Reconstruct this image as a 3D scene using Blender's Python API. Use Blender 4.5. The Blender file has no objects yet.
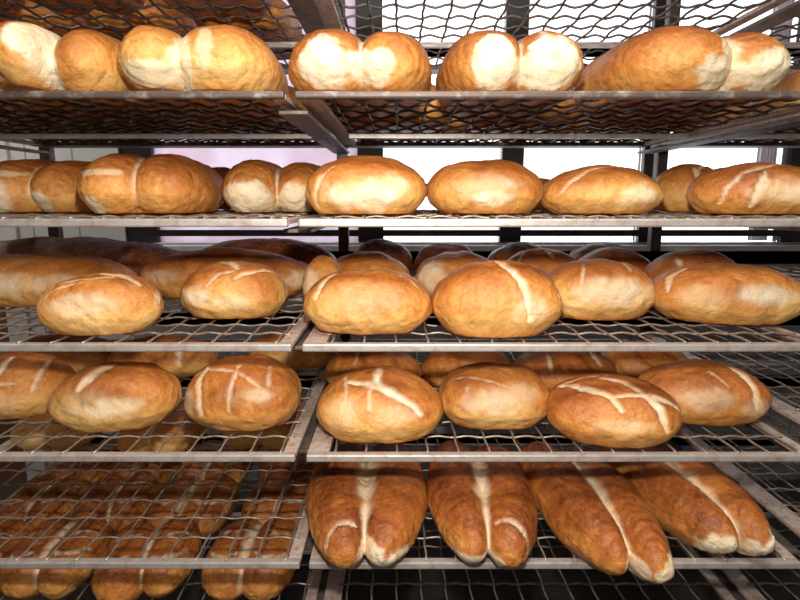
import bpy, math, random
import numpy as np
C = bpy.context.scene.collection
RS = random.Random(7)
EYE = 1.30                      # camera height, metres
BAR = [-.416, -.183, .0345, .2657, .4865, .7177, .944]      # front bars of the seven shelves, below the eye
SURF = [EYE - k + .004 for k in BAR]                        # height of each wire surface
COLX = [-.697, .313, 1.335]                                 # centres of the three tray columns
TW, TD0, TD1 = .99, 1.0, 1.9                                # tray width, front, back

# ------------------------------------------------------------------ materials
def mat(name):
    m = bpy.data.materials.new(name); m.use_nodes = True
    nt = m.node_tree
    return m, nt, nt.nodes['Principled BSDF']
def node(nt, kind, **kw):
    n = nt.nodes.new(kind)
    for k, v in kw.items():
        if k in ('data_type', 'blend_type', 'operation', 'attribute_name', 'feature', 'noise_dimensions', 'wave_type'): setattr(n, k, v)
        else: n.inputs[k].default_value = v
    return n
def ramp(nt, stops):
    r = nt.nodes.new('ShaderNodeValToRGB'); e = r.color_ramp.elements
    while len(e) < len(stops): e.new(.5)
    for el, (p, c) in zip(e, stops): el.position = p; el.color = (*c, 1)
    return r
def math_n(nt, op, a, b):
    n = nt.nodes.new('ShaderNodeMath'); n.operation = op
    for i, v in enumerate((a, b)):
        if hasattr(v, 'is_output'): nt.links.new(v, n.inputs[i])
        else: n.inputs[i].default_value = v
    return n.outputs[0]

def bread_material():
    m, nt, b = mat('crust'); L = nt.links.new
    tc = nt.nodes.new('ShaderNodeTexCoord'); oi = nt.nodes.new('ShaderNodeObjectInfo')
    add = nt.nodes.new('ShaderNodeVectorMath'); add.operation = 'ADD'
    L(tc.outputs['Object'], add.inputs[0])
    sc = nt.nodes.new('ShaderNodeVectorMath'); sc.operation = 'SCALE'; sc.inputs['Scale'].default_value = 9.0
    comb = nt.nodes.new('ShaderNodeCombineXYZ')
    at = node(nt, 'ShaderNodeAttribute', attribute_name='seedv')
    L(at.outputs['Fac'], comb.inputs[0]); L(at.outputs['Fac'], comb.inputs[1])
    L(comb.outputs[0], sc.inputs[0]); L(sc.outputs[0], add.inputs[1])
    co = add.outputs[0]
    n1 = node(nt, 'ShaderNodeTexNoise', Scale=26.0, Detail=5.0, Roughness=.6); L(co, n1.inputs['Vector'])
    n2 = node(nt, 'ShaderNodeTexNoise', Scale=110.0, Detail=4.0, Roughness=.65); L(co, n2.inputs['Vector'])
    n3 = node(nt, 'ShaderNodeTexNoise', Scale=420.0, Detail=2.0, Roughness=.6); L(co, n3.inputs['Vector'])
    br = node(nt, 'ShaderNodeAttribute', attribute_name='bake'); ck = node(nt, 'ShaderNodeAttribute', attribute_name='pale')
    t = math_n(nt, 'ADD', br.outputs['Fac'], math_n(nt, 'MULTIPLY', math_n(nt, 'SUBTRACT', n1.outputs['Fac'], .5), .34))
    t = math_n(nt, 'ADD', t, math_n(nt, 'MULTIPLY', math_n(nt, 'SUBTRACT', n2.outputs['Fac'], .5), .38))
    t = math_n(nt, 'ADD', t, math_n(nt, 'MULTIPLY', math_n(nt, 'SUBTRACT', n3.outputs['Fac'], .5), .24))
    r = ramp(nt, [(0, (.84, .59, .27)), (.2, (.78, .455, .145)), (.4, (.66, .295, .070)), (.58, (.49, .172, .034)),
                  (.75, (.33, .095, .018)), (.9, (.17, .042, .010)), (1, (.08, .02, .007))])
    L(t, r.inputs[0])
    p2 = math_n(nt, 'MULTIPLY', ck.outputs['Fac'], math_n(nt, 'ADD', .55, math_n(nt, 'MULTIPLY', n2.outputs['Fac'], .8)))
    mx = node(nt, 'ShaderNodeMix', data_type='RGBA'); 
    cl = nt.nodes.new('ShaderNodeClamp'); L(p2, cl.inputs[0])
    pc = ramp(nt, [(.3, (.80, .60, .34)), (.55, (.90, .78, .56)), (.8, (.93, .86, .70))]); L(n1.outputs['Fac'], pc.inputs[0])
    L(cl.outputs[0], mx.inputs['Factor']); L(r.outputs[0], mx.inputs[6]); L(pc.outputs[0], mx.inputs[7])
    L(mx.outputs[2], b.inputs['Base Color'])
    rg = math_n(nt, 'ADD', .46, math_n(nt, 'MULTIPLY', cl.outputs[0], .35)); L(rg, b.inputs['Roughness'])
    b.inputs['Specular IOR Level'].default_value = .42
    v = node(nt, 'ShaderNodeTexVoronoi', Scale=42.0, feature='SMOOTH_F1'); 
    wv = nt.nodes.new('ShaderNodeVectorMath'); wv.operation = 'ADD'
    ws = nt.nodes.new('ShaderNodeVectorMath'); ws.operation = 'SCALE'; ws.inputs['Scale'].default_value = .035
    L(n1.outputs['Color'], ws.inputs[0]); L(co, wv.inputs[0]); L(ws.outputs[0], wv.inputs[1]); L(wv.outputs[0], v.inputs['Vector'])
    h = math_n(nt, 'ADD', math_n(nt, 'MULTIPLY', v.outputs['Distance'], .010), math_n(nt, 'MULTIPLY', n2.outputs['Fac'], .0045))
    h = math_n(nt, 'ADD', h, math_n(nt, 'MULTIPLY', n3.outputs['Fac'], .0010))
    bp = nt.nodes.new('ShaderNodeBump'); bp.inputs['Strength'].default_value = .55; bp.inputs['Distance'].default_value = 1.0
    L(h, bp.inputs['Height']); L(bp.outputs[0], b.inputs['Normal'])
    return m

def metal(name, col, dirt, rough=.5, metallic=.5, scale=30, lo=.42, hi=.66):
    m, nt, b = mat(name); L = nt.links.new
    tc = nt.nodes.new('ShaderNodeTexCoord')
    n = node(nt, 'ShaderNodeTexNoise', Scale=scale, Detail=6.0, Roughness=.7); L(tc.outputs['Object'], n.inputs['Vector'])
    r = ramp(nt, [(lo, col), (hi, dirt)]); L(n.outputs['Fac'], r.inputs[0]); L(r.outputs[0], b.inputs['Base Color'])
    b.inputs['Metallic'].default_value = metallic; b.inputs['Roughness'].default_value = rough
    bp = nt.nodes.new('ShaderNodeBump'); bp.inputs['Strength'].default_value = .35; bp.inputs['Distance'].default_value = .002
    L(n.outputs['Fac'], bp.inputs['Height']); L(bp.outputs[0], b.inputs['Normal'])
    return m
def plain(name, col, rough=.6, noise=.06, scale=12, metallic=0):
    c2 = tuple(max(0, x * (1 - noise * 3)) for x in col)
    return metal(name, col, c2, rough, metallic, scale, .35, .75)
def tile_material(name, col, grout, w, h):
    m, nt, b = mat(name); L = nt.links.new
    tc = nt.nodes.new('ShaderNodeTexCoord'); mp = nt.nodes.new('ShaderNodeMapping'); mp.inputs['Rotation'].default_value = (math.radians(90), 0, 0)
    L(tc.outputs['Object'], mp.inputs[0])
    k = nt.nodes.new('ShaderNodeTexBrick'); k.offset = 0.0
    k.inputs['Scale'].default_value = 1.0; k.inputs['Brick Width'].default_value = w; k.inputs['Row Height'].default_value = h
    k.inputs['Mortar Size'].default_value = .004; k.inputs['Color1'].default_value = (*col, 1)
    k.inputs['Color2'].default_value = (*[x * .96 for x in col], 1); k.inputs['Mortar'].default_value = (*grout, 1)
    L(mp.outputs[0], k.inputs['Vector']); L(k.outputs['Color'], b.inputs['Base Color']); b.inputs['Roughness'].default_value = .28
    return m
M = dict(
    crust=bread_material(),
    bar=metal('worn_zinc_bar', (.53, .49, .46), (.40, .30, .25), .42, .45, 38, .46, .70),
    darkbar=metal('dark_bar', (.13, .095, .08), (.42, .38, .35), .5, .45, 22, .52, .74),  # darker bar metal with grey patches, for the upper trays
    side=metal('rusty_flat_bar', (.60, .50, .44), (.36, .22, .15), .55, .35, 60, .45, .68),
    wire=metal('crimped_wire', (.40, .34, .29), (.20, .14, .10), .42, .55, 50),
    darkwire=metal('dark_wire', (.13, .10, .085), (.06, .045, .035), .5, .5, 50),  # darker wire tone for the upper trays
    post=metal('dark_steel', (.085, .07, .065), (.05, .035, .03), .45, .6, 25),
    rail=metal('brown_steel', (.20, .165, .145), (.10, .07, .055), .5, .5, 25),
    tile=tile_material('white_tile', (.62, .61, .60), (.30, .29, .28), .20, .33),
    greytile=tile_material('grey_tile', (.36, .35, .36), (.22, .21, .21), .26, .20),
    frame=plain('black_window_frame', (.022, .018, .018), .4),
    sill=plain('white_sill', (.80, .78, .82), .4),
    door=plain('brown_door', (.20, .075, .03), .5, .1, 6),
    white=plain('white_paint', (.66, .65, .64), .5),
    wall=plain('wall_paint', (.62, .60, .57), .7),
    floor=tile_material('floor_tile', (.10, .085, .075), (.05, .045, .04), .3, .3),
    blind=plain('lilac_curtain', (.70, .62, .70), .8, .05, 40),
)
def glass_material():
    m = bpy.data.materials.new('window_glass'); m.use_nodes = True; nt = m.node_tree; nt.nodes.clear()
    o = nt.nodes.new('ShaderNodeOutputMaterial'); t = nt.nodes.new('ShaderNodeBsdfTransparent'); g = nt.nodes.new('ShaderNodeBsdfGlossy')
    g.inputs['Roughness'].default_value = .05; f = nt.nodes.new('ShaderNodeFresnel'); f.inputs['IOR'].default_value = 1.3
    x = nt.nodes.new('ShaderNodeMixShader'); nt.links.new(f.outputs[0], x.inputs[0]); nt.links.new(t.outputs[0], x.inputs[1]); nt.links.new(g.outputs[0], x.inputs[2])
    nt.links.new(x.outputs[0], o.inputs[0]); return m
M['glass'] = glass_material()
def frosted_material():
    m = bpy.data.materials.new('lilac_frosted_glass'); m.use_nodes = True; nt = m.node_tree; nt.nodes.clear()
    o = nt.nodes.new('ShaderNodeOutputMaterial'); t = nt.nodes.new('ShaderNodeBsdfTranslucent'); d = nt.nodes.new('ShaderNodeBsdfDiffuse')
    tc = nt.nodes.new('ShaderNodeTexCoord'); n = node(nt, 'ShaderNodeTexNoise', Scale=5.0, Detail=3.0); nt.links.new(tc.outputs['Object'], n.inputs['Vector'])
    r = ramp(nt, [(.4, (.86, .80, .87)), (.6, (.78, .68, .74))]); nt.links.new(n.outputs['Fac'], r.inputs[0])
    nt.links.new(r.outputs[0], t.inputs[0]); nt.links.new(r.outputs[0], d.inputs[0])
    x = nt.nodes.new('ShaderNodeMixShader'); x.inputs[0].default_value = .3
    nt.links.new(t.outputs[0], x.inputs[1]); nt.links.new(d.outputs[0], x.inputs[2]); nt.links.new(x.outputs[0], o.inputs[0]); return m
M['frosted'] = frosted_material()

# ------------------------------------------------------------------ mesh helpers
class MB:
    def __init__(s): s.v = []; s.f = []
    def box(s, x0, x1, y0, y1, z0, z1, bev=0.0):
        import itertools
        if bev <= 0:
            o = len(s.v)
            s.v += [(x, y, z) for x in (x0, x1) for y in (y0, y1) for z in (z0, z1)]
            s.f += [tuple(o + i for i in q) for q in ((0, 1, 3, 2), (4, 6, 7, 5), (0, 4, 5, 1), (2, 3, 7, 6), (0, 2, 6, 4), (1, 5, 7, 3))]
            return s
        import bmesh
        bm = bmesh.new(); bmesh.ops.create_cube(bm, size=1)
        for v in bm.verts: v.co = ((x0 + x1) / 2 + v.co.x * (x1 - x0), (y0 + y1) / 2 + v.co.y * (y1 - y0), (z0 + z1) / 2 + v.co.z * (z1 - z0))
        bmesh.ops.bevel(bm, geom=bm.edges[:], offset=bev, segments=2, affect='EDGES', profile=.5)
        o = len(s.v); bm.verts.index_update()
        s.v += [tuple(v.co) for v in bm.verts]; s.f += [tuple(o + v.index for v in f.verts) for f in bm.faces]; bm.free()
        return s
    def tube(s, pts, r, k=6):
        P = np.array(pts, float); T = np.gradient(P, axis=0); T /= np.linalg.norm(T, axis=1)[:, None]
        up = np.array((0, 0, 1.0)); A = np.cross(T, up); A /= np.linalg.norm(A, axis=1)[:, None]; B = np.cross(A, T)
        o = len(s.v)
        for i in range(len(P)):
            for j in range(k):
                a = 2 * math.pi * j / k
                s.v.append(tuple(P[i] + r * (math.cos(a) * A[i] + math.sin(a) * B[i])))
        for i in range(len(P) - 1):
            for j in range(k):
                s.f.append((o + i * k + j, o + i * k + (j + 1) % k, o + (i + 1) * k + (j + 1) % k, o + (i + 1) * k + j))
        s.f.append(tuple(o + j for j in range(k))[::-1]); e = o + (len(P) - 1) * k; s.f.append(tuple(e + j for j in range(k)))
        return s
    def mesh(s, name, m, smooth=False):
        me = bpy.data.meshes.new(name); me.from_pydata(s.v, [], s.f)
        import bmesh
        bm = bmesh.new(); bm.from_mesh(me); bmesh.ops.recalc_face_normals(bm, faces=bm.faces); bm.to_mesh(me); bm.free()
        me.materials.append(m)
        if smooth: me.polygons.foreach_set('use_smooth', [True] * len(me.polygons))
        return me
    def build(s, name, m, parent=None, smooth=False):
        o = bpy.data.objects.new(name, s.mesh(name, m, smooth)); C.objects.link(o)
        if parent: o.parent = parent
        return o
def tag(o, label, cat, group=None):
    o['label'] = label; o['category'] = cat
    if group: o['group'] = group
    return o
def empty(name, loc, rz=0):
    o = bpy.data.objects.new(name, None); o.empty_display_size = .05; C.objects.link(o); o.location = loc; o.rotation_euler = (0, 0, rz); return o
def struct(o): o['kind'] = 'structure'; return o

# ------------------------------------------------------------------ noise (vectorised value noise)
def vnoise(P, seed):
    I = np.floor(P).astype(np.int64); Fr = P - I; U = Fr * Fr * Fr * (Fr * (Fr * 6 - 15) + 10)
    def hsh(i, j, k):
        h = (i * 374761393 + j * 668265263 + k * 2147483647 + seed * 1274126177) & 0xffffffff
        h = ((h ^ (h >> 13)) * 1274126177) & 0xffffffff
        h = ((h ^ (h >> 16)) * 2246822519) & 0xffffffff
        return ((h ^ (h >> 15)) & 0xffffff) / float(0xffffff)
    r = 0
    for a in (0, 1):
        for b in (0, 1):
            for c in (0, 1):
                w = (U[:, 0] if a else 1 - U[:, 0]) * (U[:, 1] if b else 1 - U[:, 1]) * (U[:, 2] if c else 1 - U[:, 2])
                r = r + w * hsh(I[:, 0] + a, I[:, 1] + b, I[:, 2] + c)
    return r * 2 - 1
def fbm(P, seed, octs=3):
    t = 0; a = 1.0; s = 0
    for k in range(octs):
        t = t + a * vnoise(P * 2 ** k + 17.3 * k, seed + 31 * k); s += a; a *= .5
    return t / s
def sstep(a, b, x):
    t = np.clip((x - a) / (b - a), 0, 1); return t * t * (3 - 2 * t)

# ------------------------------------------------------------------ loaves
_cs = {}
def cubesphere(n):
    if n in _cs: return _cs[n]
    g = np.tan(np.linspace(-1, 1, n + 1) * math.pi / 4); A, B = np.meshgrid(g, g, indexing='ij')
    V = []; Q = []; o = 0
    for ax in range(3):
        for s in (-1, 1):
            p = np.zeros((n + 1, n + 1, 3)); p[..., ax] = s; p[..., (ax + 1) % 3] = A; p[..., (ax + 2) % 3] = B * s
            V.append(p.reshape(-1, 3))
            idx = np.arange((n + 1) ** 2).reshape(n + 1, n + 1) + o
            Q.append(np.stack([idx[:-1, :-1], idx[1:, :-1], idx[1:, 1:], idx[:-1, 1:]], -1).reshape(-1, 4)); o += (n + 1) ** 2
    V = np.concatenate(V); Q = np.concatenate(Q); V /= np.linalg.norm(V, axis=1)[:, None]
    _, first, inv = np.unique(np.round(V, 5), axis=0, return_index=True, return_inverse=True)
    V = V[first]; Q = inv.reshape(-1)[Q]
    _cs[n] = (V, Q); return _cs[n]
def polyline3(pts, f, step=.004):
    out = []
    for (p, q) in zip(pts[:-1], pts[1:]):
        k = max(2, int(np.linalg.norm(np.array(f(*q)) - np.array(f(*p))) / step) + 1)
        out += [f(p[0] + (q[0] - p[0]) * t, p[1] + (q[1] - p[1]) * t) for t in np.linspace(0, 1, k)]
    return np.array(out)

def loaf(d, seed):
    a, b, c, kind = d['a'], d['b'], d['c'] * .965, d['kind']
    V, Q = cubesphere(d['n'])
    D = V * np.array((a, b, c)); D /= np.linalg.norm(D, axis=1)[:, None]
    seam = np.zeros(len(V))
    if kind == 'oval':
        p = d['p']; E = np.abs(D) / np.array((a, b, c))
        r = ((E[:, 0] ** p + E[:, 1] ** p) ** (2 / p) + E[:, 2] ** 2) ** -.5
        P = D * r[:, None]
    else:
        l1, l2, y1, y2 = d['lobes']; rr = []
        for sgn, s, dy in ((-1, l1, y1), (1, l2, y2)):
            ax = .60 * a * min(1.25, max(.7, s)); cx = sgn * (a - ax); cz = c * min(1.08, max(.82, .6 + .4 * s))
            o = np.array((cx, dy, 0)); S = np.array((ax, b, cz))
            Ds = D / S; Os = -o / S
            A_ = (Ds ** 2).sum(1); B_ = (Ds * Os).sum(1); C_ = (Os ** 2).sum() - 1
            disc = np.maximum(B_ ** 2 - A_ * C_, 0)
            rr.append(np.where(B_ ** 2 - A_ * C_ > 0, (-B_ + np.sqrt(disc)) / A_, 0.0))
        r1, r2 = rr; k = .006
        r = np.maximum(r1, r2) + np.maximum(k - np.abs(r1 - r2), 0) ** 2 / (4 * k)
        P = D * r[:, None]
        ym = max(abs(P[:, 1].min()), P[:, 1].max()); t = np.clip(np.abs(P[:, 1]) / ym, 0, .99999); rho = np.sqrt(1 - t * t)
        P[:, 1] = np.sign(P[:, 1]) * ym * (1 - rho ** 2.7) ** (1 / 2.7)
        w = d['seam'] * (1 + .5 * fbm(P * 30, seed + 5, 2))
        seam = 1 - sstep(w * .45, w * 1.25, np.abs(r1 - r2))
        seam *= sstep(-.5 * c, .1 * c, P[:, 2])
        P[:, 0] *= 1 - d.get('taper', 0) * np.clip(-P[:, 1] / b, 0, 1) ** 1.5
    N0 = P / np.array((a, b, c)) ** 2; N0 /= np.linalg.norm(N0, axis=1)[:, None]
    zn = P[:, 2] / c
    # pale torn or cut places
    jag = fbm(P * 55, seed + 3, 3)
    pale = np.zeros(len(P)); cut = np.zeros(len(P)); lip = np.zeros(len(P))
    p_ = d.get('p', 2.3)
    def on_oval(u, v):
        s = max(.05, (1 - abs(u) ** p_)) ** (1 / p_); th = v * math.pi / 2
        return (a * u, b * s * math.sin(th), c * math.sqrt(max(.02, 1 - u * u)) * math.cos(th))
    def on_split(u, v):     # u across, v along the length (-1 = front tip), on the top
        return (a * u * (1 - .25 * max(0, -v)), b * v, c * math.sqrt(max(.02, 1 - .6 * v * v)) * .92)
    for pts, wd in d['cracks']:
        L3 = polyline3(pts, on_oval if kind == 'oval' else on_split)
        W = wd * .00080; stg = min(1, .30 + wd * .075); q = np.linspace(0, 1, len(L3)); wprof = .45 + .75 * np.sin(np.pi * np.clip(q * .9 + .05, 0, 1)) ** .6
        dd = np.linalg.norm(P[:, None, :] - L3[None], axis=2)
        if kind == 'split': dd = np.linalg.norm(P[:, None, :2] - L3[None, :, :2], axis=2) + np.where(P[:, 2:3] < 0, .05, 0)
        dn = (dd / wprof[None]).min(1) + jag * .0035
        k = (1 - sstep(W * .40, W * 1.30, dn)) * stg
        cut = np.maximum(cut, k); lip = np.maximum(lip, (1 - sstep(W * 1.2, W * 2.8, dn)) * (1 - k) * stg)
    for pt in d['patches']:
        if kind == 'oval':
            u, v, rx, ry, sg = pt; q = np.array(on_oval(u, v)); e = P - q
            dist = np.sqrt((e[:, 0] / rx) ** 2 + (e[:, 1] ** 2 + e[:, 2] ** 2) / ry ** 2)
            k = (1 - sstep(.35, 1.25, dist + jag * .45)) * .85
        else:
            u, z, rx, rz, sg = pt
            dist = np.sqrt(((P[:, 0] - u * a) / rx) ** 2 + ((P[:, 2] - z * c) / rz) ** 2)
            k = (1 - sstep(.8, 1.12, dist + jag * .3)) * (P[:, 1] < -.35 * b)
        pale = np.maximum(pale, k * sg)
    # relief
    lowf = fbm(P * 11 + seed, seed, 3); mid = fbm(P * 34 + seed, seed + 9, 3)
    if kind == 'split':
        rad = np.sqrt((P[:, 1] / b) ** 2 * 1.2 + (zn * .25) ** 2)
        scal = np.mod(P[:, 1] * 46 + lowf * 2.2 + np.abs(P[:, 0]) * 12, 1.0)
        dis = .006 * lowf + .0018 * mid + .0030 * (scal - .5) * (1 - seam)
    else:
        rid = 1 - np.abs(fbm(P * np.array((16, 24, 24)) + seed, seed + 21, 3)) * 2.4
        dis = .0075 * lowf + .0016 * mid + .0018 * rid
    dis = dis - .0040 * cut + .0016 * lip - .003 * seam
    P = P + N0 * dis[:, None]
    # flat underside
    c0 = .62 * c; z = P[:, 2]; low = z < -c0
    z = np.where(low, -c0 + (z + c0) * .04, z)
    P[:, 2] = z
    tuck = sstep(-.1 * c, -c0, z); P[:, 0] *= 1 - .05 * tuck; P[:, 1] *= 1 - .05 * tuck
    P[:, 2] -= P[:, 2].min()
    # bake colour
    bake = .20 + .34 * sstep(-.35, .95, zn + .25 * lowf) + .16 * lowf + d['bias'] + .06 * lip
    if kind == 'split': bake = bake + .10 * (scal - .5) + .04
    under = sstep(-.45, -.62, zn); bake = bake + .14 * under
    edgepale = np.exp(-((zn + .30) / .16) ** 2) * (.5 + .8 * np.clip(mid, -.5, .5))
    bake = bake - .10 * edgepale
    bake = np.clip(bake, 0, 1)
    palef = np.clip(np.maximum.reduce([pale, cut * .80, seam * .66]), 0, 1)
    mark = np.maximum(cut, seam)
    root = empty(d['name'], (d['X'], d['D'], SURF[d['shelf']] + .0048), math.radians(d['yaw']))
    tag(root, d['label'], 'bread', d['group'])
    fm = mark[Q].mean(1) > .5; pf = (~fm) & (pale[Q].mean(1) > .62) & (kind == 'split')
    sets = [('crust', ~(fm | pf)), ('score_cut' if kind == 'oval' else 'split_seam', fm), ('torn_end', pf)]
    sv = np.full(len(P), (seed % 97) / 97.0)
    pieces = []
    crust = sets[0][1].copy()
    for nm, mask in sets[1:]:
        fi = np.nonzero(mask)[0]; lab = {}
        def find(x):
            while lab[x] != x: lab[x] = lab[lab[x]]; x = lab[x]
            return x
        for f in fi:
            vs = Q[f].tolist()
            for x in vs: lab.setdefault(x, x)
            for x in vs[1:]: lab[find(x)] = find(vs[0])
        comp = {}
        for f in fi: comp.setdefault(find(int(Q[f][0])), []).append(f)
        for fl in comp.values():
            if len(fl) < 12: crust[fl] = True
            else:
                mk = np.zeros(len(Q), bool); mk[fl] = True; pieces.append((nm, mk))
    for nm, mask in [('crust', crust)] + pieces:
        q = Q[mask]; used, inv = np.unique(q, return_inverse=True); q = inv.reshape(-1, 4)
        me = bpy.data.meshes.new(nm)
        me.vertices.add(len(used)); me.vertices.foreach_set('co', P[used].astype(np.float32).ravel())
        me.loops.add(q.size); me.loops.foreach_set('vertex_index', q.astype(np.int32).ravel())
        me.polygons.add(len(q)); me.polygons.foreach_set('loop_start', np.arange(0, q.size, 4, dtype=np.int32))
        me.polygons.foreach_set('use_smooth', np.ones(len(q), dtype=bool))
        for an, arr in (('bake', bake), ('pale', palef), ('seedv', sv)):
            me.attributes.new(an, 'FLOAT', 'POINT').data.foreach_set('value', arr[used].astype(np.float32))
        me.update(calc_edges=True); me.validate(); me.materials.append(M['crust'])
        o = bpy.data.objects.new(nm, me); C.objects.link(o); o.parent = root
        if nm == 'torn_end': o['label'] = 'white torn end of the loaf'
        if nm in ('score_cut', 'split_seam'): o['label'] = 'pale bare dough where the crust opened'
    return root

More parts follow.
